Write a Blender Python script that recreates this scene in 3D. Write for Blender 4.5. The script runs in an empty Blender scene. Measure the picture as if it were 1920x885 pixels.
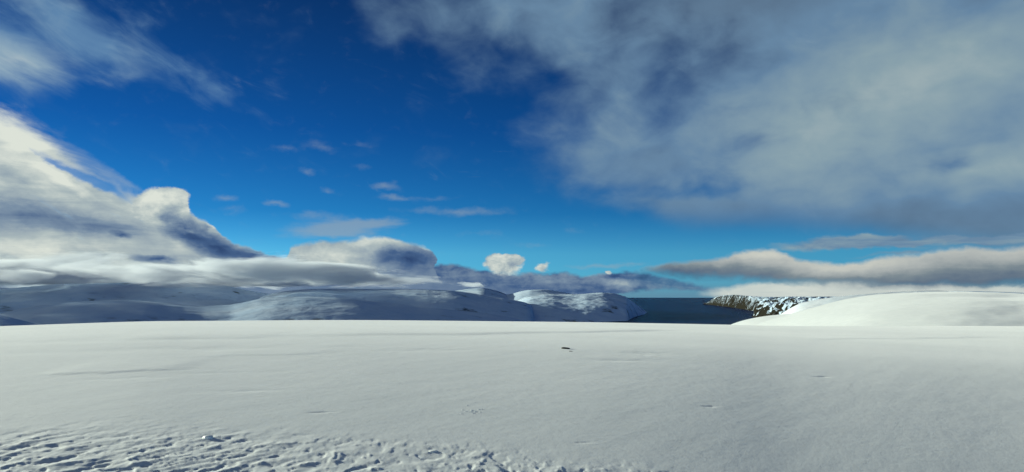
import bpy, math, random
import numpy as np

# ------------------------------------------------------------------ camera
W, H, F = 1920.0, 885.0, 1371.0            # photograph size and focal length in its pixels
SEA_Z, SEA_R = -160.0, 45000.0             # sea level below the eye, distance to the sea horizon
EYE = 1.7
DIP = math.atan2(EYE - SEA_Z, SEA_R)
PITCH = math.atan2(558.0 - H / 2, F) - DIP
SUN_AZ, SUN_EL = -62.0, 10.0               # degrees, azimuth clockwise from the view direction

scene = bpy.context.scene
col = scene.collection
cam_d = bpy.data.cameras.new("camera")
cam = bpy.data.objects.new("camera", cam_d)
col.objects.link(cam)
cam.location = (0, 0, EYE)
cam.rotation_euler = (math.pi / 2 + PITCH, 0, 0)
cam_d.sensor_width = 36.0
cam_d.lens = 36.0 * F / W
cam_d.clip_start = 0.1
cam_d.clip_end = 200000
scene.camera = cam

scene.render.engine = 'CYCLES'
scene.cycles.max_bounces = 5
scene.cycles.diffuse_bounces = 3
scene.cycles.glossy_bounces = 2
scene.cycles.volume_bounces = 3
scene.cycles.use_denoising = True
scene.cycles.use_adaptive_sampling = True
scene.cycles.adaptive_threshold = 0.02
scene.cycles.adaptive_min_samples = 12
scene.view_settings.view_transform = 'Standard'
scene.view_settings.look = 'None'
EXPOSURE = 1.0
scene.view_settings.exposure = EXPOSURE
scene.view_settings.gamma = 1.0
scene.view_settings.use_curve_mapping = False


def px_dir(px, py):
    """unit direction seen at a pixel of the photograph"""
    x, y = (px - W / 2) / F, (H / 2 - py) / F
    v = np.array([x, math.cos(PITCH) - y * math.sin(PITCH), math.sin(PITCH) + y * math.cos(PITCH)])
    return v / np.linalg.norm(v)


def azel(px, py):
    d = px_dir(px, py)
    return math.degrees(math.atan2(d[0], d[1])), math.degrees(math.asin(d[2]))


# ------------------------------------------------------------------ world: clear sky and clouds
world = bpy.data.worlds.new("World")
scene.world = world
world.use_nodes = True
world.cycles.sampling_method = 'MANUAL'
world.cycles.sample_map_resolution = 256
wn, wl = world.node_tree.nodes, world.node_tree.links
wn.clear()


class NT:
    """small helper that writes node expressions"""
    def __init__(s, tree):
        s.n, s.l = tree.nodes, tree.links

    def put(s, sock, v):
        if isinstance(v, (int, float)):
            if hasattr(sock.default_value, '__len__'):
                sock.default_value = [v] * len(sock.default_value)
            else:
                sock.default_value = v
        elif isinstance(v, (tuple, list)):
            sock.default_value = v
        else:
            s.l.new(v, sock)

    def m(s, op, a, b=0.0, c=0.0, clamp=False):
        n = s.n.new('ShaderNodeMath'); n.operation = op; n.use_clamp = clamp
        s.put(n.inputs[0], a); s.put(n.inputs[1], b); s.put(n.inputs[2], c)
        return n.outputs[0]

    def vm(s, op, a, b=(0, 0, 0)):
        n = s.n.new('ShaderNodeVectorMath'); n.operation = op
        s.put(n.inputs[0], a)
        if op == 'SCALE':
            s.put(n.inputs['Scale'], b)
        else:
            s.put(n.inputs[1], b)
        return n.outputs[0]

    def comb(s, x, y, z=0.0):
        n = s.n.new('ShaderNodeCombineXYZ')
        s.put(n.inputs[0], x); s.put(n.inputs[1], y); s.put(n.inputs[2], z)
        return n.outputs[0]

    def noise(s, vec, scale, detail=5, rough=0.55, lac=2.0, dist=0.0, color=False):
        n = s.n.new('ShaderNodeTexNoise')
        s.put(n.inputs['Vector'], vec)
        n.inputs['Scale'].default_value = scale
        n.inputs['Detail'].default_value = detail
        n.inputs['Roughness'].default_value = rough
        n.inputs['Lacunarity'].default_value = lac
        n.inputs['Distortion'].default_value = dist
        return n.outputs['Color' if color else 'Fac']

    def mapping(s, vec, loc=(0, 0, 0), rot=0.0, scale=(1, 1, 1), typ='TEXTURE'):
        n = s.n.new('ShaderNodeMapping'); n.vector_type = typ
        s.put(n.inputs['Vector'], vec)
        n.inputs['Location'].default_value = loc
        n.inputs['Rotation'].default_value = (0, 0, math.radians(rot))
        n.inputs['Scale'].default_value = scale
        return n.outputs[0]

    def smooth(s, v, lo, hi, a=0.0, b=1.0):
        n = s.n.new('ShaderNodeMapRange'); n.interpolation_type = 'SMOOTHSTEP'
        s.put(n.inputs[0], v); s.put(n.inputs[1], lo); s.put(n.inputs[2], hi)
        n.inputs[3].default_value = a; n.inputs[4].default_value = b
        return n.outputs[0]

    def mix(s, fac, a, b):
        n = s.n.new('ShaderNodeMix'); n.data_type = 'RGBA'
        s.put(n.inputs[0], fac); s.put(n.inputs[6], a); s.put(n.inputs[7], b)
        return n.outputs[2]

    def ramp(s, fac, stops, interp='LINEAR'):
        n = s.n.new('ShaderNodeValToRGB'); n.color_ramp.interpolation = interp
        e = n.color_ramp.elements
        while len(e) < len(stops):
            e.new(0.5)
        for el, (p, c) in zip(e, stops):
            el.position = p; el.color = (*c, 1)
        s.put(n.inputs[0], fac)
        return n.outputs[0]

    def curve(s, v, pts):
        n = s.n.new('ShaderNodeFloatCurve')
        c = n.mapping.curves[0]
        while len(c.points) < len(pts):
            c.points.new(0.5, 0.5)
        for p, (x, y) in zip(c.points, pts):
            p.location = (x, y); p.handle_type = 'AUTO_CLAMPED'
        n.mapping.update()
        s.put(n.inputs['Value'], v)
        return n.outputs[0]


def lin(r, g, b):
    return tuple((c / 255 / 12.92) if c <= 10 else ((c / 255 + 0.055) / 1.055) ** 2.4 for c in (r, g, b))


N = NT(world.node_tree)
geo = wn.new('ShaderNodeTexCoord')
sep = wn.new('ShaderNodeSeparateXYZ')
wl.new(geo.outputs['Generated'], sep.inputs[0])
DEG = 180 / math.pi
AZ = N.m('MULTIPLY', N.m('ARCTAN2', sep.outputs[0], sep.outputs[1]), DEG)
EL = N.m('MULTIPLY', N.m('ARCSINE', sep.outputs[2]), DEG)
P = N.comb(AZ, EL)


def blobsum(vec, blobs, start=0.0):
    """sum of soft tilted ellipses: (px, py, half width px, half height px, tilt deg (up to the right +), weight)"""
    acc = start
    k = DEG / F
    for (px, py, rx, ry, rot, w) in blobs:
        a, e = azel(px, py)
        c = math.cos(math.radians(a))
        mp = N.mapping(vec, (a, e, 0), rot, (rx * k * c * c, ry * k * c, 1))
        g = wn.new('ShaderNodeTexGradient'); g.gradient_type = 'SPHERICAL'
        wl.new(mp, g.inputs[0])
        acc = N.m('MULTIPLY_ADD', g.outputs['Fac'], w, acc)
    return acc


AZ0, AZ1, EL0, EL1 = -60.0, 60.0, -5.0, 35.0
AZN = N.m('DIVIDE', N.m('SUBTRACT', AZ, AZ0), AZ1 - AZ0)


def edge(azn, pts):
    """elevation (deg) of a cloud outline given by photograph points"""
    q = []
    for p in pts:
        a, e = azel(*p)
        q.append(((a - AZ0) / (AZ1 - AZ0), (e - EL0) / (EL1 - EL0)))
    return N.m('MULTIPLY_ADD', N.curve(azn, q), EL1 - EL0, EL0)


sky = wn.new('ShaderNodeTexSky')
sky.sky_type = 'NISHITA'
sky.sun_disc = False
sky.sun_elevation = math.radians(SUN_EL)
sky.sun_rotation = math.radians(SUN_AZ)
sky.altitude = 160
sky.air_density = 0.6
sky.dust_density = 0.0
sky.ozone_density = 6.0
SKY_STRENGTH = 0.10
hs = wn.new('ShaderNodeHueSaturation')
hs.inputs['Saturation'].default_value = 1.0
wl.new(sky.outputs[0], hs.inputs['Color'])
C = N.vm('SCALE', hs.outputs[0], SKY_STRENGTH)

# filter of the lens: deepens the blue with height
elf = N.m('DIVIDE', EL, 30.0, clamp=True)
C = N.vm('MULTIPLY', C, N.vm('SCALE', N.ramp(elf, [(0.0, (0.33, 0.75, 0.75)), (0.107, (0.44, 0.81, 0.68)), (0.21, (0.16, 0.53, 0.55)),
                                     (0.42, (0.075, 0.35, 0.46)), (0.72, (0.08, 0.23, 0.31)), (1.0, (0.08, 0.20, 0.29))]), 1.62))

# shared noise, in degrees of sky
PZ = N.comb(AZ, N.m('MULTIPLY', EL, 1.5), 3.7)
c1 = N.vm('SUBTRACT', N.noise(PZ, 0.09, 4, 0.55, color=True), (0.5, 0.5, 0.5))      # large swirls
c2 = N.vm('SUBTRACT', N.noise(PZ, 0.42, 5, 0.60, color=True), (0.5, 0.5, 0.5))      # billows
P1 = N.vm('ADD', P, N.vm('MULTIPLY', c1, (9, 5, 0)))
P2 = N.vm('ADD', P, N.vm('MULTIPLY', c2, (1.7, 1.1, 0)))
sp2 = wn.new('ShaderNodeSeparateXYZ'); wl.new(P2, sp2.inputs[0])
AZ2, EL2 = sp2.outputs[0], sp2.outputs[1]
AZ2N = N.m('DIVIDE', N.m('SUBTRACT', AZ2, AZ0), AZ1 - AZ0)
nb = N.m('SUBTRACT', N.noise(PZ, 0.16, 5, 0.55, dist=0.4), 0.5)                      # broad
nm = N.m('SUBTRACT', N.noise(PZ, 0.75, 6, 0.60, dist=0.3), 0.5)                      # medium
nk = N.m('SUBTRACT', N.noise(PZ, 0.26, 4, 0.48, dist=0.5), 0.5)                      # soft tufts
SUNO = 0.55                                                                          # offset towards the sun, degrees
PZs = N.vm('ADD', PZ, (-SUNO, SUNO * 0.7, 0.0))
nms = N.m('SUBTRACT', N.noise(PZs, 0.75, 4, 0.60, dist=0.3), 0.5)
emb = N.m('SUBTRACT', nm, nms)                                                       # lit and shaded sides of billows
PS = N.comb(N.m('MULTIPLY', AZ, 0.28), N.m('MULTIPLY', EL, 1.9), 1.3)
ns = N.m('SUBTRACT', N.noise(PS, 0.55, 5, 0.6, dist=0.5), 0.5)                       # level streaks
PD = N.mapping(P, (0, 0, 0), -24, (3.0, 1.0, 1.0))
nd = N.m('SUBTRACT', N.noise(N.vm('ADD', PD, N.vm('SCALE', c1, 1.2)), 0.55, 7, 0.62, dist=0.6), 0.5)   # slanting streaks

CLOUD = [(0.0, lin(30, 55, 100)), (0.25, lin(70, 98, 138)), (0.5, lin(124, 145, 166)),
         (0.75, lin(172, 186, 188)), (1.0, lin(220, 226, 216))]


def layer(C, alpha, bright, stops=CLOUD):
    return N.mix(alpha, C, N.ramp(bright, stops))


def between(el, top, soft_t, bottom=None, soft_b=1.0):
    a = N.smooth(N.m('SUBTRACT', top, el), 0.0, soft_t)
    if bottom is not None:
        a = N.m('MULTIPLY', a, N.smooth(N.m('SUBTRACT', el, bottom), 0.0, soft_b))
    return a


# --- small pale wisps in the open blue
s = blobsum(P2, [(420, 373, 34, 10, 0, .8), (430, 395, 50, 12, 0, .5), (521, 381, 36, 8, 0, .9), (722, 348, 34, 13, 0, .9),
                 (735, 370, 40, 9, 0, .8), (600, 275, 44, 14, 0, .55), (535, 280, 40, 10, 0, .5), (672, 272, 40, 9, 0, .4),
                 (612, 355, 22, 9, 0, .6), (573, 321, 24, 8, 0, .5), (680, 312, 34, 8, 0, .35), (860, 396, 150, 11, 0, .75),
                 (800, 372, 70, 7, 0, .45), (600, 405, 90, 13, 0, .7), (900, 436, 90, 8, 0, .3), (1000, 461, 40, 6, 0, .4),
                 (1110, 500, 70, 6, 0, .8), (1180, 498, 60, 6, 0, .7), (1075, 432, 50, 8, 0, .3)])
C = layer(C, N.m('MULTIPLY', N.smooth(N.m('ADD', s, N.m('MULTIPLY', nm, .9)), 0.05, 1.1), 0.48), 0.62)

# --- the wide grey sheet spreading from the right
SH = [(1950, 120, 900, 430, 0, 1.7), (2300, 200, 900, 500, 0, 1.2), (1450, -60, 560, 330, 0, 1.2), (960, -10, 380, 190, -22, .95),
      (1120, 250, 230, 150, -15, .75), (1300, 250, 260, 200, 0, .5), (1430, 330, 330, 120, 6, .8), (1640, 400, 460, 75, 0, 1.0),
      (1330, 390, 260, 50, 0, .55), (1900, 410, 380, 90, 0, 1.0), (1230, 300, 200, 60, 0, .35), (760, 20, 170, 90, -30, .40), (860, 120, 120, 60, -35, .25),
      (1290, 110, 240, 70, 25, -.24), (1460, 70, 170, 50, 25, -.22), (1440, 262, 150, 32, 12, -.30), (1250, 190, 90, 70, 0, -.18),
      (1300, 362, 120, 18, 4, -.4), (1755, 312, 90, 34, 10, -.45), (1010, 130, 90, 40, -20, -.25), (1630, 290, 90, 16, 0, -.15)]
sheet = blobsum(N.vm('ADD', P1, N.vm('MULTIPLY', c2, (1.2, 0.8, 0))), SH)
sa = N.smooth(N.m('ADD', N.m('MULTIPLY_ADD', nb, 0.9, sheet), N.m('MULTIPLY_ADD', nk, 0.75, N.m('MULTIPLY', nm, 0.12))), 0.05, 1.15)
lowedge = edge(AZ2N, [(600, 330), (900, 360), (1050, 395), (1180, 415), (1260, 425), (1350, 428), (1450, 424), (1520, 430),
                      (1620, 442), (1720, 458), (1800, 470), (1920, 482), (2300, 490)])
sa = N.m('MULTIPLY', sa, N.smooth(N.m('SUBTRACT', EL, lowedge), -0.9, 2.0))
sb = blobsum(P1, [(1640, 170, 480, 190, 14, .42), (1820, 330, 240, 60, 0, .26), (1480, 320, 260, 70, 8, .14), (1900, 300, 220, 90, 0, .20), (1560, 375, 200, 36, 4, .16),
                  (1880, 150, 300, 160, 0, .10), (1700, 425, 600, 55, 0, -.13), (1350, 405, 220, 40, 0, -.05), (1400, -10, 340, 110, 0, -.16),
                  (1800, 10, 200, 60, 20, -.14), (1800, 255, 140, 40, 10, -.10), (1130, 240, 160, 80, 0, .10), (980, 60, 200, 60, -20, .06)], 0.45)
sb = N.m('ADD', sb, N.m('ADD', N.m('MULTIPLY_ADD', nb, 0.20, N.m('MULTIPLY', nk, 0.30)), N.m('MULTIPLY', emb, 0.05)))
SHC = [(0.0, lin(58, 86, 124)), (0.25, lin(92, 116, 140)), (0.5, lin(106, 138, 166)), (0.75, lin(142, 166, 175)), (1.0, lin(184, 196, 192))]
C = layer(C, N.m('MULTIPLY', sa, 0.93), sb, SHC)

# --- lens-shaped streaks under the sheet and the roll of cloud over the right-hand hills
s = blobsum(P2, [(1560, 457, 150, 17, 2, 1.1), (1660, 452, 150, 14, 2, .8), (1780, 452, 200, 12, 3, .9), (1900, 448, 160, 16, 0, 1.0), (1700, 473, 160, 8, 4, .6)])
C = layer(C, N.smooth(N.m('ADD', s, N.m('MULTIPLY', ns, .7)), 0.12, 0.75), N.m('MULTIPLY_ADD', ns, 0.9, 0.58), SHC)

# --- thin grey veil along the horizon
C = layer(C, N.m('MULTIPLY', N.smooth(N.m('MULTIPLY_ADD', ns, 0.8, EL), 1.7, -0.2), 0.62), 0.36)

# --- bank of blue-grey cloud along the middle of the horizon
top = edge(AZ2N, [(300, 520), (560, 506), (650, 500), (800, 492), (840, 492), (890, 500), (930, 506), (970, 510), (1010, 507), (1040, 506),
                  (1075, 512), (1110, 513), (1150, 507), (1180, 504), (1230, 512), (1290, 526), (1340, 538), (1500, 545)])
bot = edge(AZ2N, [(300, 640), (1050, 640), (1130, 575), (1180, 551), (1240, 548), (1340, 549), (1500, 560)])
a = between(EL2, top, 0.35, bot, 0.35)
a = N.m('MULTIPLY', a, N.smooth(AZ, azel(1130, 540)[0], azel(1300, 540)[0], 1.0, 0.75))
b = blobsum(P2, [(1165, 532, 60, 14, 0, .4), (1060, 525, 120, 14, 0, .16), (1000, 515, 60, 8, 0, .2), (1110, 516, 40, 6, 0, .25), (1230, 543, 80, 8, 0, -.05), (860, 505, 90, 20, 0, .05)], 0.27)
C = layer(C, a, N.m('ADD', b, N.m('ADD', N.m('MULTIPLY_ADD', nm, .30, N.m('MULTIPLY', ns, .45)), N.m('MULTIPLY', emb, .30))))

# --- bright low cloud on the right-hand skyline
s = blobsum(P2, [(1560, 550, 280, 30, 0, 1.3), (1820, 552, 300, 24, 0, 1.4), (1420, 551, 130, 20, 0, .8), (2100, 552, 300, 22, 0, 1.2)])
C = layer(C, N.smooth(s, 0.05, 0.8), N.m('MULTIPLY_ADD', ns, 0.35, 0.88))

top = edge(AZ2N, [(1120, 520), (1180, 508), (1230, 494), (1290, 483), (1340, 480), (1395, 466), (1430, 462), (1462, 468), (1490, 481), (1550, 487),
                  (1630, 483), (1700, 472), (1780, 464), (1860, 459), (1920, 457), (2300, 450)])
bot = edge(AZ2N, [(1120, 520), (1180, 514), (1230, 521), (1300, 531), (1360, 530), (1420, 537), (1500, 541), (1600, 546), (1760, 549), (1920, 546), (2300, 540)])
th = N.m('DIVIDE', N.m('SUBTRACT', EL2, bot), N.m('MAXIMUM', N.m('SUBTRACT', top, bot), 0.3))
a = between(EL2, top, 0.5, bot, 0.95)
b = N.smooth(N.m('MULTIPLY_ADD', ns, 0.35, th), 0.0, 0.85, 0.26, 0.78)
b = N.m('ADD', b, blobsum(P2, [(1270, 505, 130, 40, 0, -.32), (1850, 510, 200, 40, 0, -.10), (1600, 506, 160, 26, 0, .10), (1430, 480, 70, 22, 0, .12)]))
C = layer(C, a, N.m('ADD', b, N.m('MULTIPLY', emb, .10)), [(0.0, lin(40, 62, 98)), (0.25, lin(84, 104, 128)), (0.5, lin(124, 138, 146)), (0.75, lin(176, 182, 180)), (1.0, lin(222, 222, 208))])

# --- small bright cumulus
s = blobsum(P2, [(945, 496, 46, 26, 0, 1.5), (926, 486, 28, 15, 0, 1.0), (966, 485, 28, 15, 0, 1.0), (1019, 499, 13, 14, 30, 1.0), (1140, 512, 10, 6, 0, 1.2)])
C = layer(C, N.smooth(N.m('MULTIPLY_ADD', nm, .9, s), 0.22, 0.72), N.m('MULTIPLY_ADD', emb, .8, 0.80))

# --- middle cumulus
s = blobsum(P2, [(650, 425, 150, 24, 0, .9), (610, 440, 110, 20, 0, .7), (700, 418, 90, 12, 0, .4)])
C = layer(C, N.m('MULTIPLY', N.smooth(N.m('ADD', s, N.m('MULTIPLY', ns, .9)), 0.15, 0.9), .6), 0.62)
top = edge(AZ2N, [(480, 560), (530, 500), (548, 462), (575, 450), (620, 450), (660, 446), (690, 442), (730, 443), (760, 450), (790, 456), (806, 464), (815, 482), (822, 520), (850, 570)])
a = between(EL2, top, 0.45)
b = blobsum(P2, [(620, 480, 110, 36, 0, .40), (700, 450, 110, 20, -8, .42), (770, 487, 90, 34, 0, -.38), (720, 478, 60, 16, 20, -.12), (690, 500, 70, 14, 0, .14), (795, 462, 22, 8, -30, .35)], 0.54)
C = layer(C, a, N.m('ADD', b, N.m('ADD', N.m('MULTIPLY', nd, .35), N.m('MULTIPLY', emb, .35))))

# --- slanting high cloud, upper left
s = blobsum(P1, [(20, 90, 240, 110, -10, 1.15), (190, 80, 230, 60, -28, .8), (330, 120, 190, 38, -32, .6), (110, 10, 200, 50, -28, .6), (260, 30, 140, 40, -32, .35), (410, 160, 150, 26, -30, .45), (-300, 40, 400, 200, -15, 1.2)])
a = N.m('MULTIPLY', N.smooth(N.m('ADD', N.m('MULTIPLY_ADD', nd, 1.1, s), N.m('MULTIPLY', nk, 0.6)), 0.08, 1.1), 0.80)
C = layer(C, a, N.m('ADD', blobsum(P1, [(10, 110, 190, 60, 0, .30)], 0.50), N.m('MULTIPLY_ADD', nd, .28, N.m('MULTIPLY', nk, .3))),
          [(0.0, lin(30, 70, 130)), (0.25, lin(62, 104, 158)), (0.5, lin(104, 144, 180)), (0.75, lin(156, 182, 194)), (1.0, lin(212, 220, 212))])

# --- big cumulus filling the left
top = edge(AZ2N, [(-900, -300), (-400, -40), (-200, 72), (0, 186), (60, 221), (120, 262), (180, 304), (225, 338), (262, 360), (300, 374), (330, 382), (350, 392), (368, 406),
                  (398, 422), (430, 448), (470, 463), (510, 478), (555, 486), (574, 492), (590, 540), (640, 600)])
a = between(N.m('MULTIPLY_ADD', nd, N.smooth(AZ, azel(180, 400)[0], azel(290, 400)[0], -2.2, -0.4), EL2), top, N.smooth(AZ, azel(200, 400)[0], azel(300, 400)[0], 1.6, 0.28))
hole = blobsum(P2, [(140, 322, 110, 18, -26, 1.0), (205, 352, 90, 16, -32, 1.0), (90, 304, 70, 10, -25, .5)])
a = N.m('MULTIPLY', a, N.m('SUBTRACT', 1.0, N.m('MULTIPLY', N.smooth(N.m('MULTIPLY_ADD', nd, 2.8, hole), 0.30, 1.1), 0.80)))
b = blobsum(P2, [(40, 262, 200, 60, -30, .30), (130, 345, 90, 12, -28, .25), (-200, 200, 300, 150, 0, .2), (300, 378, 75, 34, -10, .40), (345, 400, 40, 50, -60, .25), (100, 360, 130, 26, -25, .16),
                 (60, 400, 210, 50, 0, -.30), (190, 425, 170, 34, -8, -.26), (30, 335, 90, 20, -20, -.22), (60, 470, 200, 26, 0, .18), (230, 455, 90, 18, 0, .06),
                 (330, 425, 60, 26, -35, -.42), (420, 468, 110, 28, -18, -.52), (520, 488, 80, 18, -12, -.60), (380, 450, 80, 30, -20, -.25),
                 (225, 440, 26, 9, -10, -.35), (290, 487, 56, 11, -5, -.5), (0, 480, 40, 10, 0, -.2), (390, 415, 26, 12, -40, .3)], 0.74)
C = layer(C, a, N.m('ADD', b, N.m('ADD', N.m('MULTIPLY', nd, .40), N.m('ADD', N.m('MULTIPLY_ADD', nk, .30, N.m('MULTIPLY', ns, .50)), N.m('MULTIPLY', emb, .16)))))

# --- torn wisps along its upper edge
s = blobsum(P2, [(120, 262, 150, 26, -32, .8), (190, 316, 130, 22, -32, .9), (250, 350, 90, 16, -28, .9), (40, 215, 120, 26, -30, .6)])
C = layer(C, N.m('MULTIPLY', N.smooth(N.m('MULTIPLY_ADD', nd, 3.0, s), 0.35, 1.9), 0.40), 0.78)

# --- its rounded sunlit cap
s = blobsum(P2, [(300, 388, 62, 44, -8, 1.5), (325, 378, 40, 34, 0, 1.0), (342, 402, 30, 44, 15, .9), (262, 392, 50, 30, -20, .6), (372, 424, 34, 26, -35, .8)])
cb = blobsum(P2, [(345, 420, 60, 30, -35, -.42), (395, 440, 50, 20, -30, -.5), (318, 415, 40, 20, -20, -.25), (300, 372, 70, 26, 0, .14)], 0.80)
C = layer(C, N.smooth(N.m('MULTIPLY_ADD', nm, .55, s), 0.16, 0.52), N.m('ADD', cb, N.m('MULTIPLY_ADD', emb, .55, N.m('MULTIPLY', nk, .2))))

# --- low bank resting on the hills
top = edge(AZ2N, [(-900, 470), (-200, 500), (0, 502), (150, 512), (260, 508), (340, 497), (400, 490), (455, 486), (500, 489), (550, 496), (600, 501), (650, 502),
                  (700, 506), (760, 511), (830, 519), (900, 528), (1000, 545), (1060, 570)])
a = between(N.m('MULTIPLY_ADD', ns, 0.8, EL2), top, 0.7)
b = blobsum(P2, [(450, 498, 140, 15, -3, .48), (300, 508, 120, 14, 4, .34), (180, 500, 160, 14, 0, .22), (60, 505, 140, 16, 0, .20), (420, 520, 160, 14, 0, .14),
                 (610, 517, 90, 16, -8, -.16), (90, 535, 260, 26, 0, -.36), (700, 512, 110, 12, -5, .06), (760, 530, 140, 14, 0, .06), (1000, 545, 90, 20, 0, -.1),
                 (-300, 520, 300, 40, 0, .1)], 0.38)
C = layer(C, a, N.m('ADD', b, N.m('ADD', N.m('MULTIPLY', ns, .30), N.m('MULTIPLY', emb, .12))))

bg = wn.new('ShaderNodeBackground')
bg.inputs['Strength'].default_value = 0.5 ** EXPOSURE
wl.new(C, bg.inputs['Color'])
wo = wn.new('ShaderNodeOutputWorld')
wl.new(bg.outputs[0], wo.inputs['Surface'])

# ------------------------------------------------------------------ sun
sun_d = bpy.data.lights.new("sun", 'SUN')
sun_d.energy = 3.5
sun_d.angle = math.radians(0.6)
sun_d.color = (0.97, 1.0, 0.80)
sun = bpy.data.objects.new("sun", sun_d)
col.objects.link(sun)
a, e = math.radians(SUN_AZ), math.radians(SUN_EL)
from mathutils import Vector
sun_dir = Vector((math.sin(a) * math.cos(e), math.cos(a) * math.cos(e), math.sin(e)))
sun.rotation_euler = sun_dir.to_track_quat('Z', 'Y').to_euler()
sun.location = (-30, 20, 30)

# ------------------------------------------------------------------ numpy noise
def perlin(x, y, seed=0):
    rng = np.random.RandomState(seed)
    perm = rng.permutation(512)
    ang = rng.rand(512) * 2 * math.pi
    gx, gy = np.cos(ang), np.sin(ang)
    xi, yi = np.floor(x).astype(np.int64), np.floor(y).astype(np.int64)
    xf, yf = x - xi, y - yi
    u, v = xf ** 3 * (xf * (xf * 6 - 15) + 10), yf ** 3 * (yf * (yf * 6 - 15) + 10)

    def g(ix, iy, fx, fy):
        h = perm[(perm[ix & 511] + iy) & 511]
        return gx[h] * fx + gy[h] * fy
    a = g(xi, yi, xf, yf); b = g(xi + 1, yi, xf - 1, yf)
    c = g(xi, yi + 1, xf, yf - 1); d = g(xi + 1, yi + 1, xf - 1, yf - 1)
    return (a + u * (b - a)) * (1 - v) + (c + u * (d - c)) * v          # about -0.7..0.7


def fbm(x, y, oct=5, seed=0, gain=0.5, ridged=False):
    s, amp = np.zeros_like(x), 1.0
    for i in range(oct):
        n = perlin(x * 2 ** i + 17.3 * i, y * 2 ** i - 9.1 * i, seed + i)
        s += amp * ((0.5 - np.abs(n)) if ridged else n)
        amp *= gain
    return s


def sstep(v, lo, hi):
    t = np.clip((v - lo) / (hi - lo), 0, 1)
    return t * t * (3 - 2 * t)


def grid_mesh(name, X, Y, Z, mat, wrap=False):
    """mesh object from a rows x columns grid of points"""
    R, K = X.shape
    me = bpy.data.meshes.new(name)
    co = np.stack([X, Y, Z], -1).reshape(-1, 3).astype(np.float32)
    idx = np.arange(R * K).reshape(R, K)
    if wrap:
        nx = np.concatenate([idx[:, 1:], idx[:, :1]], 1)
        q = np.stack([idx[:-1], nx[:-1], nx[1:], idx[1:]], -1).reshape(-1, 4)
    else:
        q = np.stack([idx[:-1, :-1], idx[:-1, 1:], idx[1:, 1:], idx[1:, :-1]], -1).reshape(-1, 4)
    q = q[:, ::-1]
    me.vertices.add(len(co)); me.vertices.foreach_set('co', co.ravel())
    me.loops.add(q.size); me.loops.foreach_set('vertex_index', q.ravel().astype(np.int32))
    me.polygons.add(len(q))
    me.polygons.foreach_set('loop_start', np.arange(0, q.size, 4, dtype=np.int32))
    me.polygons.foreach_set('use_smooth', np.ones(len(q), dtype=bool))
    me.update(calc_edges=True)
    me.validate()
    me.materials.append(mat)
    o = bpy.data.objects.new(name, me)
    col.objects.link(o)
    return o


# ------------------------------------------------------------------ materials
def new_mat(name):
    m = bpy.data.materials.new(name); m.use_nodes = True
    t = NT(m.node_tree)
    return m, t, m.node_tree.nodes['Principled BSDF']


def snow_material(name, near, k=1.0):
    m, t, b = new_mat(name)
    tc = t.n.new('ShaderNodeTexCoord')
    o = tc.outputs['Object']
    if near:
        big = t.noise(o, 0.25, 5, 0.55)
        fine = t.noise(o, 9.0, 6, 0.65)
        grain = t.noise(o, 55.0, 3, 0.7)
        c = t.mix(t.smooth(big, 0.35, 0.65), (0.77 * k, 0.83 * k, 0.845 * k, 1), (0.83 * k, 0.88 * k, 0.89 * k, 1))
        c = t.mix(t.m('MULTIPLY', t.smooth(fine, 0.35, 0.75), 0.5), c, (0.735 * k, 0.775 * k, 0.785 * k, 1))
        t.put(b.inputs['Base Color'], c)
        bp = t.n.new('ShaderNodeBump'); bp.inputs['Strength'].default_value = 0.25; bp.inputs['Distance'].default_value = 0.012
        t.put(bp.inputs['Height'], t.m('ADD', fine, t.m('MULTIPLY', grain, 0.35)))
        t.l.new(bp.outputs[0], b.inputs['Normal'])
        b.inputs['Roughness'].default_value = 0.55
        b.inputs['Specular IOR Level'].default_value = 0.35
        b.inputs['Sheen Weight'].default_value = 0.22
        b.inputs['Sheen Roughness'].default_value = 0.5
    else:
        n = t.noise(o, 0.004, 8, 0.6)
        c = t.mix(t.smooth(n, 0.4, 0.62), (0.76, 0.82, 0.88, 1), (0.68, 0.77, 0.86, 1))  # base colour blued too, to carry the cool tone of shaded slopes
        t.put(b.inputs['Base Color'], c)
        bp = t.n.new('ShaderNodeBump'); bp.inputs['Strength'].default_value = 0.5; bp.inputs['Distance'].default_value = 6.0
        t.put(bp.inputs['Height'], t.noise(o, 0.02, 6, 0.65))
        t.l.new(bp.outputs[0], b.inputs['Normal'])
        b.inputs['Roughness'].default_value = 0.7
        b.inputs['Specular IOR Level'].default_value = 0.2
    return m


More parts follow.
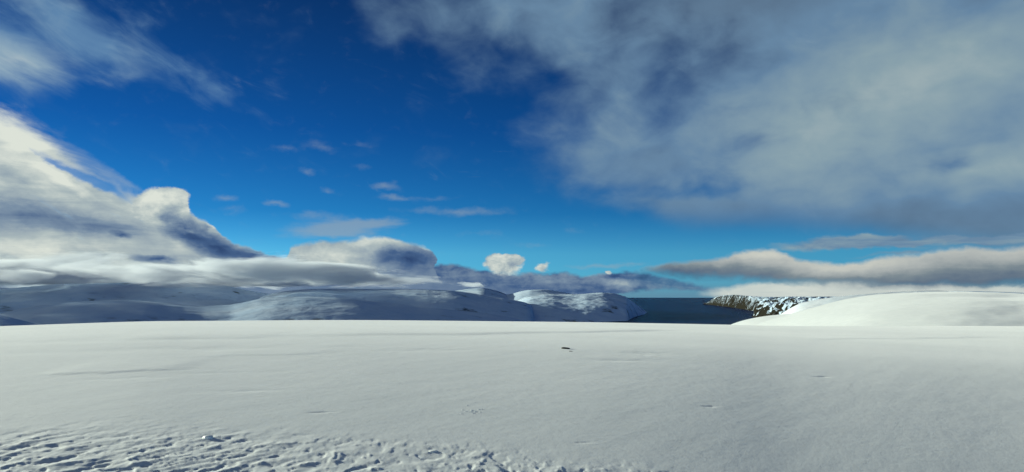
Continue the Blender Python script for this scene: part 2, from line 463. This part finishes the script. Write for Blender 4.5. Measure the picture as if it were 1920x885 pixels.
def rocky_snow_material(name, lo, hi, rock_a, rock_b, scale, patch, nlo, nhi):
    """snow on the gentle faces, bare rock where the face is steep"""
    m, t, b = new_mat(name)
    tc = t.n.new('ShaderNodeTexCoord'); o = tc.outputs['Object']
    ge = t.n.new('ShaderNodeNewGeometry')
    sx = t.n.new('ShaderNodeSeparateXYZ'); t.l.new(ge.outputs['Normal'], sx.inputs[0])
    n1 = t.noise(o, scale, 6, 0.65)
    n2 = t.noise(o, scale * 0.35, 4, 0.6)
    s = t.m('ADD', sx.outputs[2], t.m('MULTIPLY', t.m('SUBTRACT', n1, 0.5), patch))
    rock = t.smooth(s, lo, hi, 1.0, 0.0)
    rock = t.m('MULTIPLY', rock, t.smooth(n2, nlo, nhi))
    rc = t.mix(t.noise(o, scale * 2.5, 5, 0.7), rock_a, rock_b)
    sc = t.mix(t.smooth(n2, 0.35, 0.65), (0.63, 0.76, 0.90, 1), (0.52, 0.68, 0.86, 1))  # snow tinted blue: the hue of skylit shade is put into its colour
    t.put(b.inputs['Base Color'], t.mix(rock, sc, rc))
    bp = t.n.new('ShaderNodeBump'); bp.inputs['Strength'].default_value = 0.6; bp.inputs['Distance'].default_value = 8.0
    t.put(bp.inputs['Height'], n1)
    t.l.new(bp.outputs[0], b.inputs['Normal'])
    b.inputs['Roughness'].default_value = 0.95
    b.inputs['Specular IOR Level'].default_value = 0.0
    return m


M_SNOW = snow_material('snow_crust', True, 0.90)
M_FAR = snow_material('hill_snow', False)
M_DOME = snow_material('dome_snow', True)
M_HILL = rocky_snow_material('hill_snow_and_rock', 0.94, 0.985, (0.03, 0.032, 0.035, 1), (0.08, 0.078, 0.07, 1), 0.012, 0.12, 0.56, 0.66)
M_CLIFF = rocky_snow_material('cliff_rock', 0.70, 0.80, (0.008, 0.010, 0.009, 1), (0.034, 0.031, 0.024, 1), 0.0085, 2.2, 0.10, 0.30)

# sea
M_SEA, t, b = new_mat('sea_water')
tc = t.n.new('ShaderNodeTexCoord')
b.inputs['Base Color'].default_value = (0.003, 0.013, 0.062, 1)
b.inputs['Roughness'].default_value = 0.25
b.inputs['IOR'].default_value = 1.33
b.inputs['Specular IOR Level'].default_value = 0.006
bp = t.n.new('ShaderNodeBump'); bp.inputs['Strength'].default_value = 1.0; bp.inputs['Distance'].default_value = 14.0
t.put(bp.inputs['Height'], t.noise(tc.outputs['Object'], 0.03, 6, 0.7))
t.l.new(bp.outputs[0], b.inputs['Normal'])

# ------------------------------------------------------------------ sea
nr, na = 40, 180
rr = np.concatenate([[0.0], np.geomspace(300, SEA_R, nr)])
aa = np.radians(np.linspace(-180, 180, na, endpoint=False))
RR, AA = np.meshgrid(rr, aa, indexing='ij')
sea = grid_mesh('sea', RR * np.sin(AA), RR * np.cos(AA), np.full(RR.shape, SEA_Z), M_SEA, wrap=True)
sea['kind'] = 'structure'


def tan_el(px, py):
    """azimuth (deg) and rise per metre of ground distance of a photograph point"""
    d = px_dir(px, py)
    return math.degrees(math.atan2(d[0], d[1])), d[2] / math.hypot(d[0], d[1])


def curve_pts(pts, az):
    """smooth interpolation of photograph outline points over azimuth"""
    q = sorted(tan_el(*p) for p in pts)
    xs, ys = np.array([p[0] for p in q]), np.array([p[1] for p in q])
    d = np.diff(ys) / np.diff(xs)
    m = np.concatenate([[d[0]], np.where(d[:-1] * d[1:] > 0, 2 * d[:-1] * d[1:] / (d[:-1] + d[1:] + 1e-12), 0), [d[-1]]])
    az = np.clip(az, xs[0], xs[-1])
    i = np.clip(np.searchsorted(xs, az) - 1, 0, len(xs) - 2)
    h = xs[i + 1] - xs[i]; t = (az - xs[i]) / h
    return ((2 * t ** 3 - 3 * t ** 2 + 1) * ys[i] + (t ** 3 - 2 * t ** 2 + t) * h * m[i]
            + (-2 * t ** 3 + 3 * t ** 2) * ys[i + 1] + (t ** 3 - t ** 2) * h * m[i + 1])


# ------------------------------------------------------------------ the snowfield we stand on
CREST = [(-300, 622), (0, 611.5), (100, 608), (200, 604.5), (280, 602), (400, 601.5), (600, 600), (850, 601.5), (1000, 603), (1100, 604),
         (1250, 606.5), (1360, 608.5), (1450, 611), (1550, 611.5), (1700, 611), (1920, 611.5), (2300, 613)]
az_f = np.arange(-42, 42.001, 0.09)
az_c = np.arange(45, 316, 3.0)
az = np.concatenate([az_f, az_c])
r_near = np.geomspace(4.6, 16, 300)
r_far = np.geomspace(16, 260, 230)[1:]
r_out = np.geomspace(260, 3000, 40)[1:]
r = np.concatenate([[0.0, 1.5, 3.0, 4.0], r_near, r_far, r_out])
RR, AZM = np.meshgrid(r, az, indexing='ij')
AZW = (AZM + 180) % 360 - 180
X, Y = RR * np.sin(np.radians(AZM)), RR * np.cos(np.radians(AZM))
azr = np.radians(np.clip(AZW, -60, 60))
ramp_ = 0.16 * np.log1p(np.exp((azr - 0.27) / 0.16)) - 0.10 * np.log1p(np.exp((azr - 0.72) / 0.10))      # the field falls away to the right
RC = 2 * EYE / (0.081 - 0.150 * ramp_)
B2 = EYE / RC ** 2
ag = np.arange(-70, 70.01, 0.1)
kk = np.hanning(83)[1:-1]; kk /= kk.sum()
dg = np.convolve(np.pad(-curve_pts(CREST, ag), 40, mode='edge'), kk, 'valid')
dep = np.interp(AZW, ag, dg)
A1 = dep - 2 * B2 * RC
side = sstep(np.abs(AZW), 60, 110)
A1 = A1 * (1 - side)
quad = np.where(RR < 400, B2 * RR ** 2, B2 * 400 ** 2 + 2 * B2 * 400 * (RR - 400))
Z = -(A1 * RR + quad) * (1 - side) - side * 0.004 * RR
Z = np.maximum(Z, -215)
# long low drifts lying across the view, then wind ripples, then the broken crust close by
fade = sstep(RR, 3, 8)
Z += fade * 0.045 * fbm(X / 34 + 3, Y / 13, 3, 11) * sstep(RR, 6, 30)
Z += fade * 0.004 * fbm(X / 9.0, Y / 3.4, 4, 23) * (1 - sstep(RR, 60, 120))
Z += -0.055 * sstep(RR, 40, 46) * np.exp(-((RR - 52 - 0.12 * X + 1.5 * np.sin(X / 9)) / 4.0) ** 2) * sstep(X, -22, -8) * (1 - sstep(X, 18, 34))
Z += 0.22 * sstep(Y, 4, 18) * (1 - side)
rk = (RR > 18) & (RR < 200)
cur = np.where(rk, (Z - EYE) / np.maximum(RR, 1), -9).max(0)
fix = (cur - (-dep[0])) * (1 - side[0])
kk = np.hanning(15); kk /= kk.sum()
fix = np.convolve(np.pad(fix, 7, mode='edge'), kk, 'valid')
Z -= fix[None] * RR * sstep(RR, 8, 34)
wx, wy = 0.60, 0.80                                    # wind direction
U, V = X * wx + Y * wy, -X * wy + Y * wx
Z += fade * 0.0015 * fbm(U / 1.4, V / 0.45, 4, 31) * (1 - sstep(RR, 25, 60))
dz = Z - EYE                                           # where the trampled patch ends, as seen from the road
fw = np.maximum(Y * math.cos(PITCH) + dz * math.sin(PITCH), 0.3)
pxx = np.where(Y > 0.3, W / 2 + F * X / fw, np.where(X < 0, -2000, 4000))
pyy = np.where(Y > 0.3, H / 2 - F * (-Y * math.sin(PITCH) + dz * math.cos(PITCH)) / fw, 2000)
line = np.interp(pxx, [-600, 0, 150, 330, 500, 650, 800, 950, 1150, 1300, 1500], [780, 785, 795, 800, 808, 828, 832, 850, 872, 890, 930])
msk = sstep(pyy + 26 * fbm(X / 1.1, Y / 1.1, 3, 41), line - 22, line + 62)
leftness = 1 - sstep(pxx, 350, 750)
WX = 0.25 * fbm(X / 0.7, Y / 0.7, 2, 57)
lump = fbm(U / 0.42 + WX, V / 0.16 + WX, 5, 43, 0.6) * leftness + fbm(X / 0.26 + WX, Y / 0.36, 4, 47, 0.58) * (1 - leftness)
Z += msk * (0.010 * leftness + 0.010 * (1 - leftness)) * lump
pit = fbm(U / 0.34 + 2 * WX, V / 0.15 - WX, 4, 143, 0.55) * leftness + fbm(X / 0.20 + WX, Y / 0.36 + 7, 4, 147, 0.55) * (1 - leftness)
Z -= msk * (0.011 * leftness + 0.010 * (1 - leftness)) * sstep(pit, 0.22, 0.42)           # broken-through hollows
Z += msk * 0.010 * sstep(-pit, 0.18, 0.5)
Z += msk * 0.004 * fbm(X / 0.12, Y / 0.16, 3, 49)
# single cracks and hollows in the smooth crust
def ground_at(px, py):
    d_ = (pxx - px) ** 2 + (pyy - py) ** 2 + (RR > 42) * 1e9
    k_ = np.unravel_index(np.argmin(d_), d_.shape)
    return float(X[k_]), float(Y[k_])
def lip(pts, rise, width):
    q_ = [ground_at(*p) for p in pts]
    xs_, ys_ = [p[0] for p in q_], [p[1] for p in q_]
    span = max(xs_) - min(xs_)
    on_ = sstep(X, min(xs_), min(xs_) + 0.25 * span) * (1 - sstep(X, max(xs_) - 0.25 * span, max(xs_))) * (Y > 1) * (RR < 60)
    yl = np.interp(X, xs_, ys_) + 0.5 * width * fbm(X / (3 * width), Y * 0 + 3.0, 3, 71)
    t_ = (Y - yl) / width
    return on_ * rise * (sstep(t_, 0, 1) - sstep(t_, 1, 9))
dZ = lip([(420, 633), (620, 631), (900, 628), (1100, 625), (1330, 621)], 0.05, 0.9) + lip([(30, 706), (180, 702), (360, 694)], 0.020, 0.25) + lip([(150, 640), (330, 637), (520, 634)], 0.03, 0.6)
dZ += lip([(330, 672), (470, 668), (640, 664)], 0.012, 0.3) + lip([(1480, 640), (1650, 636), (1900, 633)], 0.035, 0.9)
Z += 0.5 * dZ
for (px, py, w, l, dpt) in [(600, 773, .03, .12, .05), (1330, 762, .03, .09, .05), (1540, 707, .04, .14, .06), (480, 732, .10, .5, .02), (400, 700, .12, .8, .015),
                            (250, 708, .12, .8, .015), (1215, 663, .3, .6, .04), (1165, 676, .2, .6, .04), (800, 657, .3, .9, .03), (1700, 634, .6, 3.0, .05),
                            (500, 608, 1.0, 5, .10), (230, 636, .6, 4, .06), (1090, 830, .02, .09, .03), (300, 655, .4, 3, .04)]:
    gx_, gy_ = ground_at(px, py)
    dx, dy = X - gx_, Y - gy_
    near = (np.abs(dx) < 4 * l) & (np.abs(dy) < 4 * l)
    if not near.any():
        continue
    dxn, dyn = dx[near], dy[near] - 0.25 * dx[near]
    wob = 0.8 * w * fbm(X[near] / (l * .35), Y[near] / (l * .35), 3, 61)
    Z[near] -= 0.18 * dpt * np.exp(-((dyn + wob) / w) ** 2 - (dxn / l) ** 2)
ground = grid_mesh('snowfield', X, Y, Z, M_SNOW, wrap=True)
ground['kind'] = 'structure'


# ------------------------------------------------------------------ hills
def hill(name, ridge, dist, foot, back, az_pad=0.0, foot_z=-235.0, back_z=-235.0, shape=1.0, noise=(30, 900), rough=0.46, n_r=150, step=0.09,
         mat=None, seed=1, ends=(0.0, 0.0), ridged=0.0, extra=None, oct=6, soft=4):
    """a hill whose skyline runs through the photograph points at its own distance; the ground rises from foot to ridge and falls behind"""
    az0, az1 = tan_el(*ridge[0])[0], tan_el(*ridge[-1])[0]
    a_ = np.arange(az0, az1 + step, step)
    tgt = curve_pts(ridge, a_)
    if soft:
        kk = np.hanning(2 * soft + 3)[1:-1]; kk /= kk.sum()
        tgt = np.convolve(np.pad(tgt, soft, mode='reflect', reflect_type='odd'), kk, 'valid')
    pxs = W / 2 + F * np.tan(np.radians(a_))
    f = lambda v: np.interp(pxs, [p[0] for p in v], [p[1] for p in v]) if isinstance(v, list) else np.full(a_.shape, float(v))
    D, Ft, Bk = f(dist), f(foot), f(back)
    t1 = np.linspace(0, 1, n_r)
    t2 = np.linspace(0, 1, n_r // 3)[1:]
    rad = np.concatenate([Ft[None] + (D - Ft)[None] * t1[:, None], D[None] + (Bk - D)[None] * t2[:, None]])
    Xh, Yh = rad * np.sin(np.radians(a_))[None], rad * np.cos(np.radians(a_))[None]
    zr = tgt * D + EYE
    fz = f(foot_z) if isinstance(foot_z, list) else np.full(a_.shape, float(foot_z))
    s1 = np.sin(t1 * math.pi / 2) ** shape
    z1 = fz[None] + (zr - fz)[None] * s1[:, None]
    z2 = zr[None] + (back_z - zr)[None] * (1 - np.cos(t2 * math.pi / 2))[:, None]
    Zh = np.concatenate([z1, z2])
    tt = np.concatenate([t1, 1 - t2])
    win = np.clip(tt * 6, 0, 1)[:, None]
    amp, wl_ = noise
    nz = fbm(Xh / wl_ + seed * 3.7, Yh / wl_ - seed * 1.3, oct, seed, rough)
    if ridged:
        nz = nz * (1 - ridged) + ridged * 1.6 * (fbm(Xh / wl_ + seed, Yh / wl_, oct, seed + 50, rough + .12, ridged=True) - 0.4)
    Zh += win * amp * nz
    if extra is not None:
        Zh += extra(Xh, Yh, np.repeat(pxs[None], len(rad), 0), tt[:, None] * np.ones_like(Zh), np.concatenate([np.ones(n_r), np.zeros(len(t2))])[:, None])
    # put the skyline back on the outline after the relief is added
    m_ = rad > 0
    el = (Zh - EYE) / np.maximum(rad, 1)
    cur = el[n_r // 3:].max(0)
    k = cur - tgt
    kk = np.hanning(2 * soft + 3)[1:-1]; kk /= kk.sum()
    k = np.convolve(np.pad(k, soft, mode='edge'), kk, 'valid')
    Zh -= k[None] * rad * sstep(np.concatenate([t1, np.ones(len(t2))]), 0.05, 0.7)[:, None]
    o = grid_mesh(name, Xh, Yh, Zh, mat or M_FAR)
    o['kind'] = 'structure'
    return o


# dark mountain at the far left
def bowl(Xh, Yh, PX, T, front):
    g = np.exp(-((PX - 395) / 85) ** 2) * np.exp(-((T - 0.62) / 0.25) ** 2)
    gl = 9 * (0.4 - np.abs(fbm(PX / 60 + T, T * 2.2, 4, 77))) * sstep(T, 0.3, 0.7) * (1 - sstep(T, .85, 1))
    return front * (-45 * g + gl)
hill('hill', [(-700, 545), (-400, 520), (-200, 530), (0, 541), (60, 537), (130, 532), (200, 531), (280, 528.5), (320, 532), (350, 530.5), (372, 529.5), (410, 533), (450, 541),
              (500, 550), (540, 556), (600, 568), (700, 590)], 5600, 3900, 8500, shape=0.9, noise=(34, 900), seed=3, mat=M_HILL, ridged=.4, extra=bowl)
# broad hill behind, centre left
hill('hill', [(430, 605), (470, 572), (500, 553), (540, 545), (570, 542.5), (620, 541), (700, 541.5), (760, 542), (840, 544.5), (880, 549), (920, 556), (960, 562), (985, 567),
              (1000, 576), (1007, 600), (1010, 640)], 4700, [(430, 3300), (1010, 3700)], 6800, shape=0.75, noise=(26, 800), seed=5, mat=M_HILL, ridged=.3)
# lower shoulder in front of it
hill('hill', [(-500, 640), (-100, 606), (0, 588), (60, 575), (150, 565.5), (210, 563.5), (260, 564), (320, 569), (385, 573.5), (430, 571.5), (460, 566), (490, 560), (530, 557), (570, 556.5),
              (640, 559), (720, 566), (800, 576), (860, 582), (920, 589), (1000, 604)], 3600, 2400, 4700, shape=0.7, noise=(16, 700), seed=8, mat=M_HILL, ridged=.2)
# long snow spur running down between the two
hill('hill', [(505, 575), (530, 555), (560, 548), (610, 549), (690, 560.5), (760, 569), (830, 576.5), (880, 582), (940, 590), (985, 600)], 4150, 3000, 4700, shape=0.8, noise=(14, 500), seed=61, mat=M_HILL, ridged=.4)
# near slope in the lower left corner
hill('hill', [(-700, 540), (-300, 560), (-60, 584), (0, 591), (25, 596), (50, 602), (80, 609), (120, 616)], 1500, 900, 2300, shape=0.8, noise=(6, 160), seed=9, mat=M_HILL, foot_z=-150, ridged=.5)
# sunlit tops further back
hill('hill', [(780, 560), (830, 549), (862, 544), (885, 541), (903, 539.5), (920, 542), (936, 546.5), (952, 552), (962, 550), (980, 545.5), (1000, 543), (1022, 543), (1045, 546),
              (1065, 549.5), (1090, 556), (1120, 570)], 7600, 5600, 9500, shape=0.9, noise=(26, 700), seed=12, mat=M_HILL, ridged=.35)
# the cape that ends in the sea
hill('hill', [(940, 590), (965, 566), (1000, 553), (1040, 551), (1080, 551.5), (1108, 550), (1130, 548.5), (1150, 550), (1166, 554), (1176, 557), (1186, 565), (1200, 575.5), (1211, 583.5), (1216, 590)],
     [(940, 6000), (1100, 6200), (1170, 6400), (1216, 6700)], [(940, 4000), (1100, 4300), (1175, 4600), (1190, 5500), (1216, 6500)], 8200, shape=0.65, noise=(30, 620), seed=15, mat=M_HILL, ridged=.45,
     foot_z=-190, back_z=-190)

# rocky headland on the right
def crags(Xh, Yh, PX, T, front):
    c_ = 0.42 - np.abs(fbm(Xh / 260, Yh / 420, 5, 90, 0.6))
    d_ = fbm(Xh / 90, Yh / 140, 4, 95, 0.6)
    return front * (42 * c_ + 24 * d_) * (0.75 + 0.25 * sstep(T, 0.02, 0.2)) * (1 - sstep(T, 0.7, 1))
hill('headland', [(1318, 573), (1326, 567), (1334, 562), (1342, 557.5), (1352, 554.5), (1375, 552.5), (1395, 554), (1420, 556), (1450, 556.5), (1480, 556), (1520, 556), (1560, 556), (1620, 556), (1700, 558)],
     [(1318, 13300), (1345, 11900), (1400, 8800), (1440, 7800), (1500, 7000), (1700, 6500)], [(1318, 13200), (1345, 11300), (1400, 8150), (1420, 7400), (1440, 7000), (1500, 6200), (1700, 5500)], 16000, shape=1.05, noise=(30, 420), seed=21, mat=M_CLIFF,
     ridged=.6, foot_z=-170, back_z=-190, step=0.03, n_r=150, extra=crags, oct=4)
hill('headland', [(1406, 600), (1411, 592), (1415, 582), (1420, 574), (1428, 569), (1440, 566), (1455, 566), (1475, 568), (1500, 567), (1530, 564), (1570, 566), (1650, 580)],
     [(1406, 5850), (1425, 5800), (1440, 5600), (1500, 4900), (1650, 4200)], [(1406, 5700), (1440, 5100), (1500, 4300), (1650, 3600)], 7000, shape=1.05, noise=(20, 300), seed=27, mat=M_CLIFF, ridged=.6,
     foot_z=-175, back_z=-190, step=0.03, n_r=150, extra=crags, oct=4)
# grey ridge behind the dome
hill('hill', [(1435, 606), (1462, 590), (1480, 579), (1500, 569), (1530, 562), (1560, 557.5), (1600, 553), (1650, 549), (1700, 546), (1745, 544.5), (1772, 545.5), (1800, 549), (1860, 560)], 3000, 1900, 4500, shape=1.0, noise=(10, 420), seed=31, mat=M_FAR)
hill('hill', [(1700, 575), (1760, 549), (1790, 545.5), (1830, 546), (1870, 547), (1920, 549), (2000, 551), (2200, 556)], 2300, 1300, 3500, shape=0.9, noise=(8, 300), seed=33, mat=M_HILL, ridged=.3)
# sunlit dome on the right with a lower lobe beside it
hill('hill', [(1330, 626), (1366, 609), (1390, 601), (1420, 594), (1450, 590.5), (1480, 588), (1520, 588), (1600, 586), (1700, 590)], 950, 500, 1300, shape=0.8, noise=(2.0, 120), seed=36, foot_z=-70, back_z=-120, mat=M_DOME, oct=4, soft=24)
hill('hill', [(1390, 622), (1420, 606), (1450, 598), (1480, 589.5), (1520, 577.5), (1560, 567), (1600, 558), (1640, 552), (1680, 549.3), (1720, 548), (1780, 546.2), (1820, 546.5), (1860, 548), (1920, 550.5),
              (2000, 552), (2200, 555), (2400, 558)], 620, 210, 1000, shape=0.75, noise=(2.4, 130), seed=39, foot_z=-48, back_z=-140, mat=M_DOME, oct=6, soft=24)


# ------------------------------------------------------------------ low cloud lying over the left-hand hills
def cloud_deck(name, label, x0, x1, y0, y1, nx, ny, thickness, mid, density, seed):
    xs, ys = np.linspace(x0, x1, nx), np.linspace(y0, y1, ny)
    Yc, Xc = np.meshgrid(ys, xs, indexing='ij')
    th = np.maximum(thickness(Xc, Yc), 0.0)
    th[0, :] = th[-1, :] = 0; th[:, 0] = th[:, -1] = 0
    md = mid(Xc, Yc) + np.zeros_like(Xc)
    top, bot = md + th + 0.2, md - 0.2
    R, K = Xc.shape
    v = np.concatenate([np.stack([Xc, Yc, top], -1).reshape(-1, 3), np.stack([Xc, Yc, bot], -1).reshape(-1, 3)])
    i = np.arange(R * K).reshape(R, K); n = R * K
    keep = (th[:-1, :-1] + th[1:, :-1] + th[:-1, 1:] + th[1:, 1:]) > 0
    q = np.stack([i[:-1, :-1], i[:-1, 1:], i[1:, 1:], i[1:, :-1]], -1)
    qt = q[keep]
    faces = [tuple(f) for f in qt] + [tuple(f[::-1] + n) for f in qt]
    # close the rim
    from collections import Counter
    ec = {}
    for f in qt:
        for k in range(4):
            e_ = (f[k], f[(k + 1) % 4])
            ec[e_] = ec.get(e_, 0) + 1
    for (p_, q_) in ec:
        if (q_, p_) not in ec:
            faces.append((q_, p_, p_ + n, q_ + n))
    me = bpy.data.meshes.new(name)
    me.from_pydata(v.tolist(), [], [list(map(int, f)) for f in faces])
    me.update(); me.validate()
    m = bpy.data.materials.new('cloud_vapour'); m.use_nodes = True
    m.node_tree.nodes.clear()
    t = NT(m.node_tree)
    tc = t.n.new('ShaderNodeTexCoord')
    sx = t.n.new('ShaderNodeSeparateXYZ'); t.l.new(tc.outputs['Object'], sx.inputs[0])
    wx_, wy_, wz_ = sx.outputs
    az_ = t.m('MULTIPLY', t.m('ARCTAN2', wx_, wy_), 180 / math.pi)
    rr_ = t.m('SQRT', t.m('ADD', t.m('MULTIPLY', wx_, wx_), t.m('MULTIPLY', wy_, wy_)))
    n1 = t.noise(t.mapping(tc.outputs['Object'], scale=(620, 620, 130)), 1.0, 6, 0.60, dist=0.5)
    top_ = t.smooth(az_, -19.0, -3.0, 215.0, 115.0)
    half = t.m('MULTIPLY', t.m('SUBTRACT', top_, 48.0), 0.5)
    h = t.m('DIVIDE', t.m('SUBTRACT', wz_, t.m('ADD', half, 48.0)), half)
    out_ = t.m('ADD', t.smooth(rr_, 4000, 3200, 0, 1.3), t.m('ADD', t.smooth(rr_, 6800, 8000, 0, 1.3), t.smooth(az_, -16, -4, 0, 1.5)))
    d_ = t.m('MULTIPLY_ADD', t.m('SUBTRACT', n1, 0.5), 9.5, 0.30)
    d_ = t.m('SUBTRACT', t.m('SUBTRACT', d_, t.m('MULTIPLY', t.m('MULTIPLY', h, h), 1.15)), out_)
    vs = t.n.new('ShaderNodeVolumePrincipled')
    vs.inputs['Color'].default_value = (0.80, 0.85, 0.91, 1)
    t.put(vs.inputs['Density'], t.m('MULTIPLY', t.smooth(d_, 0.0, 0.9), density))
    vs.inputs['Anisotropy'].default_value = 0.2
    m.cycles.volume_step_rate = 0.06
    mo = m.node_tree.nodes.new('ShaderNodeOutputMaterial')
    m.node_tree.links.new(vs.outputs[0], mo.inputs['Volume'])
    me.materials.append(m)
    o = bpy.data.objects.new(name, me); col.objects.link(o)
    o['label'] = label; o['category'] = 'cloud'
    return o


def deck_thickness(Xc, Yc):
    r_ = np.hypot(Xc, Yc); a_ = np.degrees(np.arctan2(Xc, Yc))
    m_ = ((r_ > 3200) & (r_ < 8000) & (a_ < -2) & (a_ > -85)).astype(float)
    return m_ * (215 - 48 - 100 * sstep(a_, -19, -3))


cloud_deck('cloud', 'long low white cloud bank lying over the dark hills on the far shore', -8300, 300, 700, 8300, 120, 110,
           deck_thickness, lambda x, y: 48.0, 0.012, 7)

# ------------------------------------------------------------------ small things lying on the snow
dz = Z - EYE
fw = np.maximum(Y * math.cos(PITCH) + dz * math.sin(PITCH), 0.3)
PXV = np.where(Y > 0.3, W / 2 + F * X / fw, -9e3)
PYV = np.where(Y > 0.3, H / 2 - F * (-Y * math.sin(PITCH) + dz * math.cos(PITCH)) / fw, -9e3)


def on_snow(px, py):
    d = (PXV - px) ** 2 + (PYV - py) ** 2 + (RR > 44) * 1e9
    k = np.unravel_index(np.argmin(d), d.shape)
    return float(X[k]), float(Y[k]), float(Z[k])


def stone_mesh(name, sx, sy, sz, seed, mat, taper=0.0, rough=0.35):
    import bmesh
    bm = bmesh.new()
    bmesh.ops.create_icosphere(bm, subdivisions=3, radius=1.0)
    co = np.array([v.co[:] for v in bm.verts])
    n = fbm(co[:, 0] * 1.1 + 5 * seed + co[:, 2], co[:, 1] * 1.1 - co[:, 2] * .7 + seed, 4, 200 + seed)
    k = 1 + rough * n
    co = co * k[:, None]
    co[:, 2] = np.where(co[:, 2] > 0.55, 0.55 + (co[:, 2] - 0.55) * 0.35, co[:, 2])
    sh = 1 - taper * np.clip(co[:, 0] * .5 + .5, 0, 1)
    co[:, 1] *= sh; co[:, 2] *= sh
    for v, c in zip(bm.verts, co):
        v.co = (c[0] * sx, c[1] * sy, c[2] * sz)
    me = bpy.data.meshes.new(name); bm.to_mesh(me); bm.free()
    me.polygons.foreach_set('use_smooth', np.ones(len(me.polygons), dtype=bool))
    me.materials.append(mat)
    return me


M_ROCK, t, b = new_mat('dark_rock')
tc = t.n.new('ShaderNodeTexCoord')
n = t.noise(tc.outputs['Object'], 14.0, 5, 0.65)
t.put(b.inputs['Base Color'], t.ramp(n, [(0.35, (0.010, 0.011, 0.009)), (0.52, (0.028, 0.028, 0.018)), (0.70, (0.075, 0.070, 0.035))]))
bp = t.n.new('ShaderNodeBump'); bp.inputs['Strength'].default_value = 0.8; bp.inputs['Distance'].default_value = 0.02
t.put(bp.inputs['Height'], t.noise(tc.outputs['Object'], 30.0, 5, 0.7)); t.l.new(bp.outputs[0], b.inputs['Normal'])
b.inputs['Roughness'].default_value = 0.85


def put(name, label, cat, px, py, size, seed, mat, sink=0.3, rot=0.0, taper=0.0, group=None):
    x, y, z = on_snow(px, py)
    s_ = math.hypot(x, y) / F                                   # metres per photograph pixel there
    sx, sy, sz = size[0] * s_ / 2, size[1] * s_ / 2, size[2] * s_ / 2
    o = bpy.data.objects.new(name, stone_mesh(name, sx, sy, sz, seed, mat, taper))
    col.objects.link(o)
    o.location = (x, y, z + sz * (0.55 - 2 * sink)); o.rotation_euler = (0, 0, rot)
    o['label'] = label; o['category'] = cat
    if group:
        o['group'] = group
    return o


put('rock', 'small dark olive rock poking out of the smooth snowfield', 'rock', 1061, 654, (16, 9, 8.5), 3, M_ROCK, 0.22, 0.15, 0.55)
put('stone', 'thin grey stone chip half sunk in snow beside the dark rock', 'stone', 1069, 659, (7, 4, 4.0), 5, M_ROCK, 0.3, -0.3, 0.5)
M_CLOD = snow_material('snow_clod', True)
put('snow_clod', 'rounded white snow clod at the edge of the trampled snow', 'snow clod', 390, 822, (16, 13, 12), 8, M_CLOD, 0.28, 0.3)
put('snow_clod', 'flat pale snow slab lying by the trampled snow', 'snow clod', 810, 846, (18, 16, 6), 9, M_CLOD, 0.3, 0.1)
rng = random.Random(4)
for k in range(14):
    put('snow_crumb', 'tiny white snow crumb in a loose patch on smooth crust', 'snow crumb', 880 + rng.gauss(0, 15), 771 + rng.gauss(0, 4), (rng.uniform(2.2, 4), rng.uniform(2.2, 4), rng.uniform(1.2, 2.0)),
        10 + k, M_CLOD, 0.2, rng.uniform(0, 3), 0, 'snow crumbs scattered on the crust')
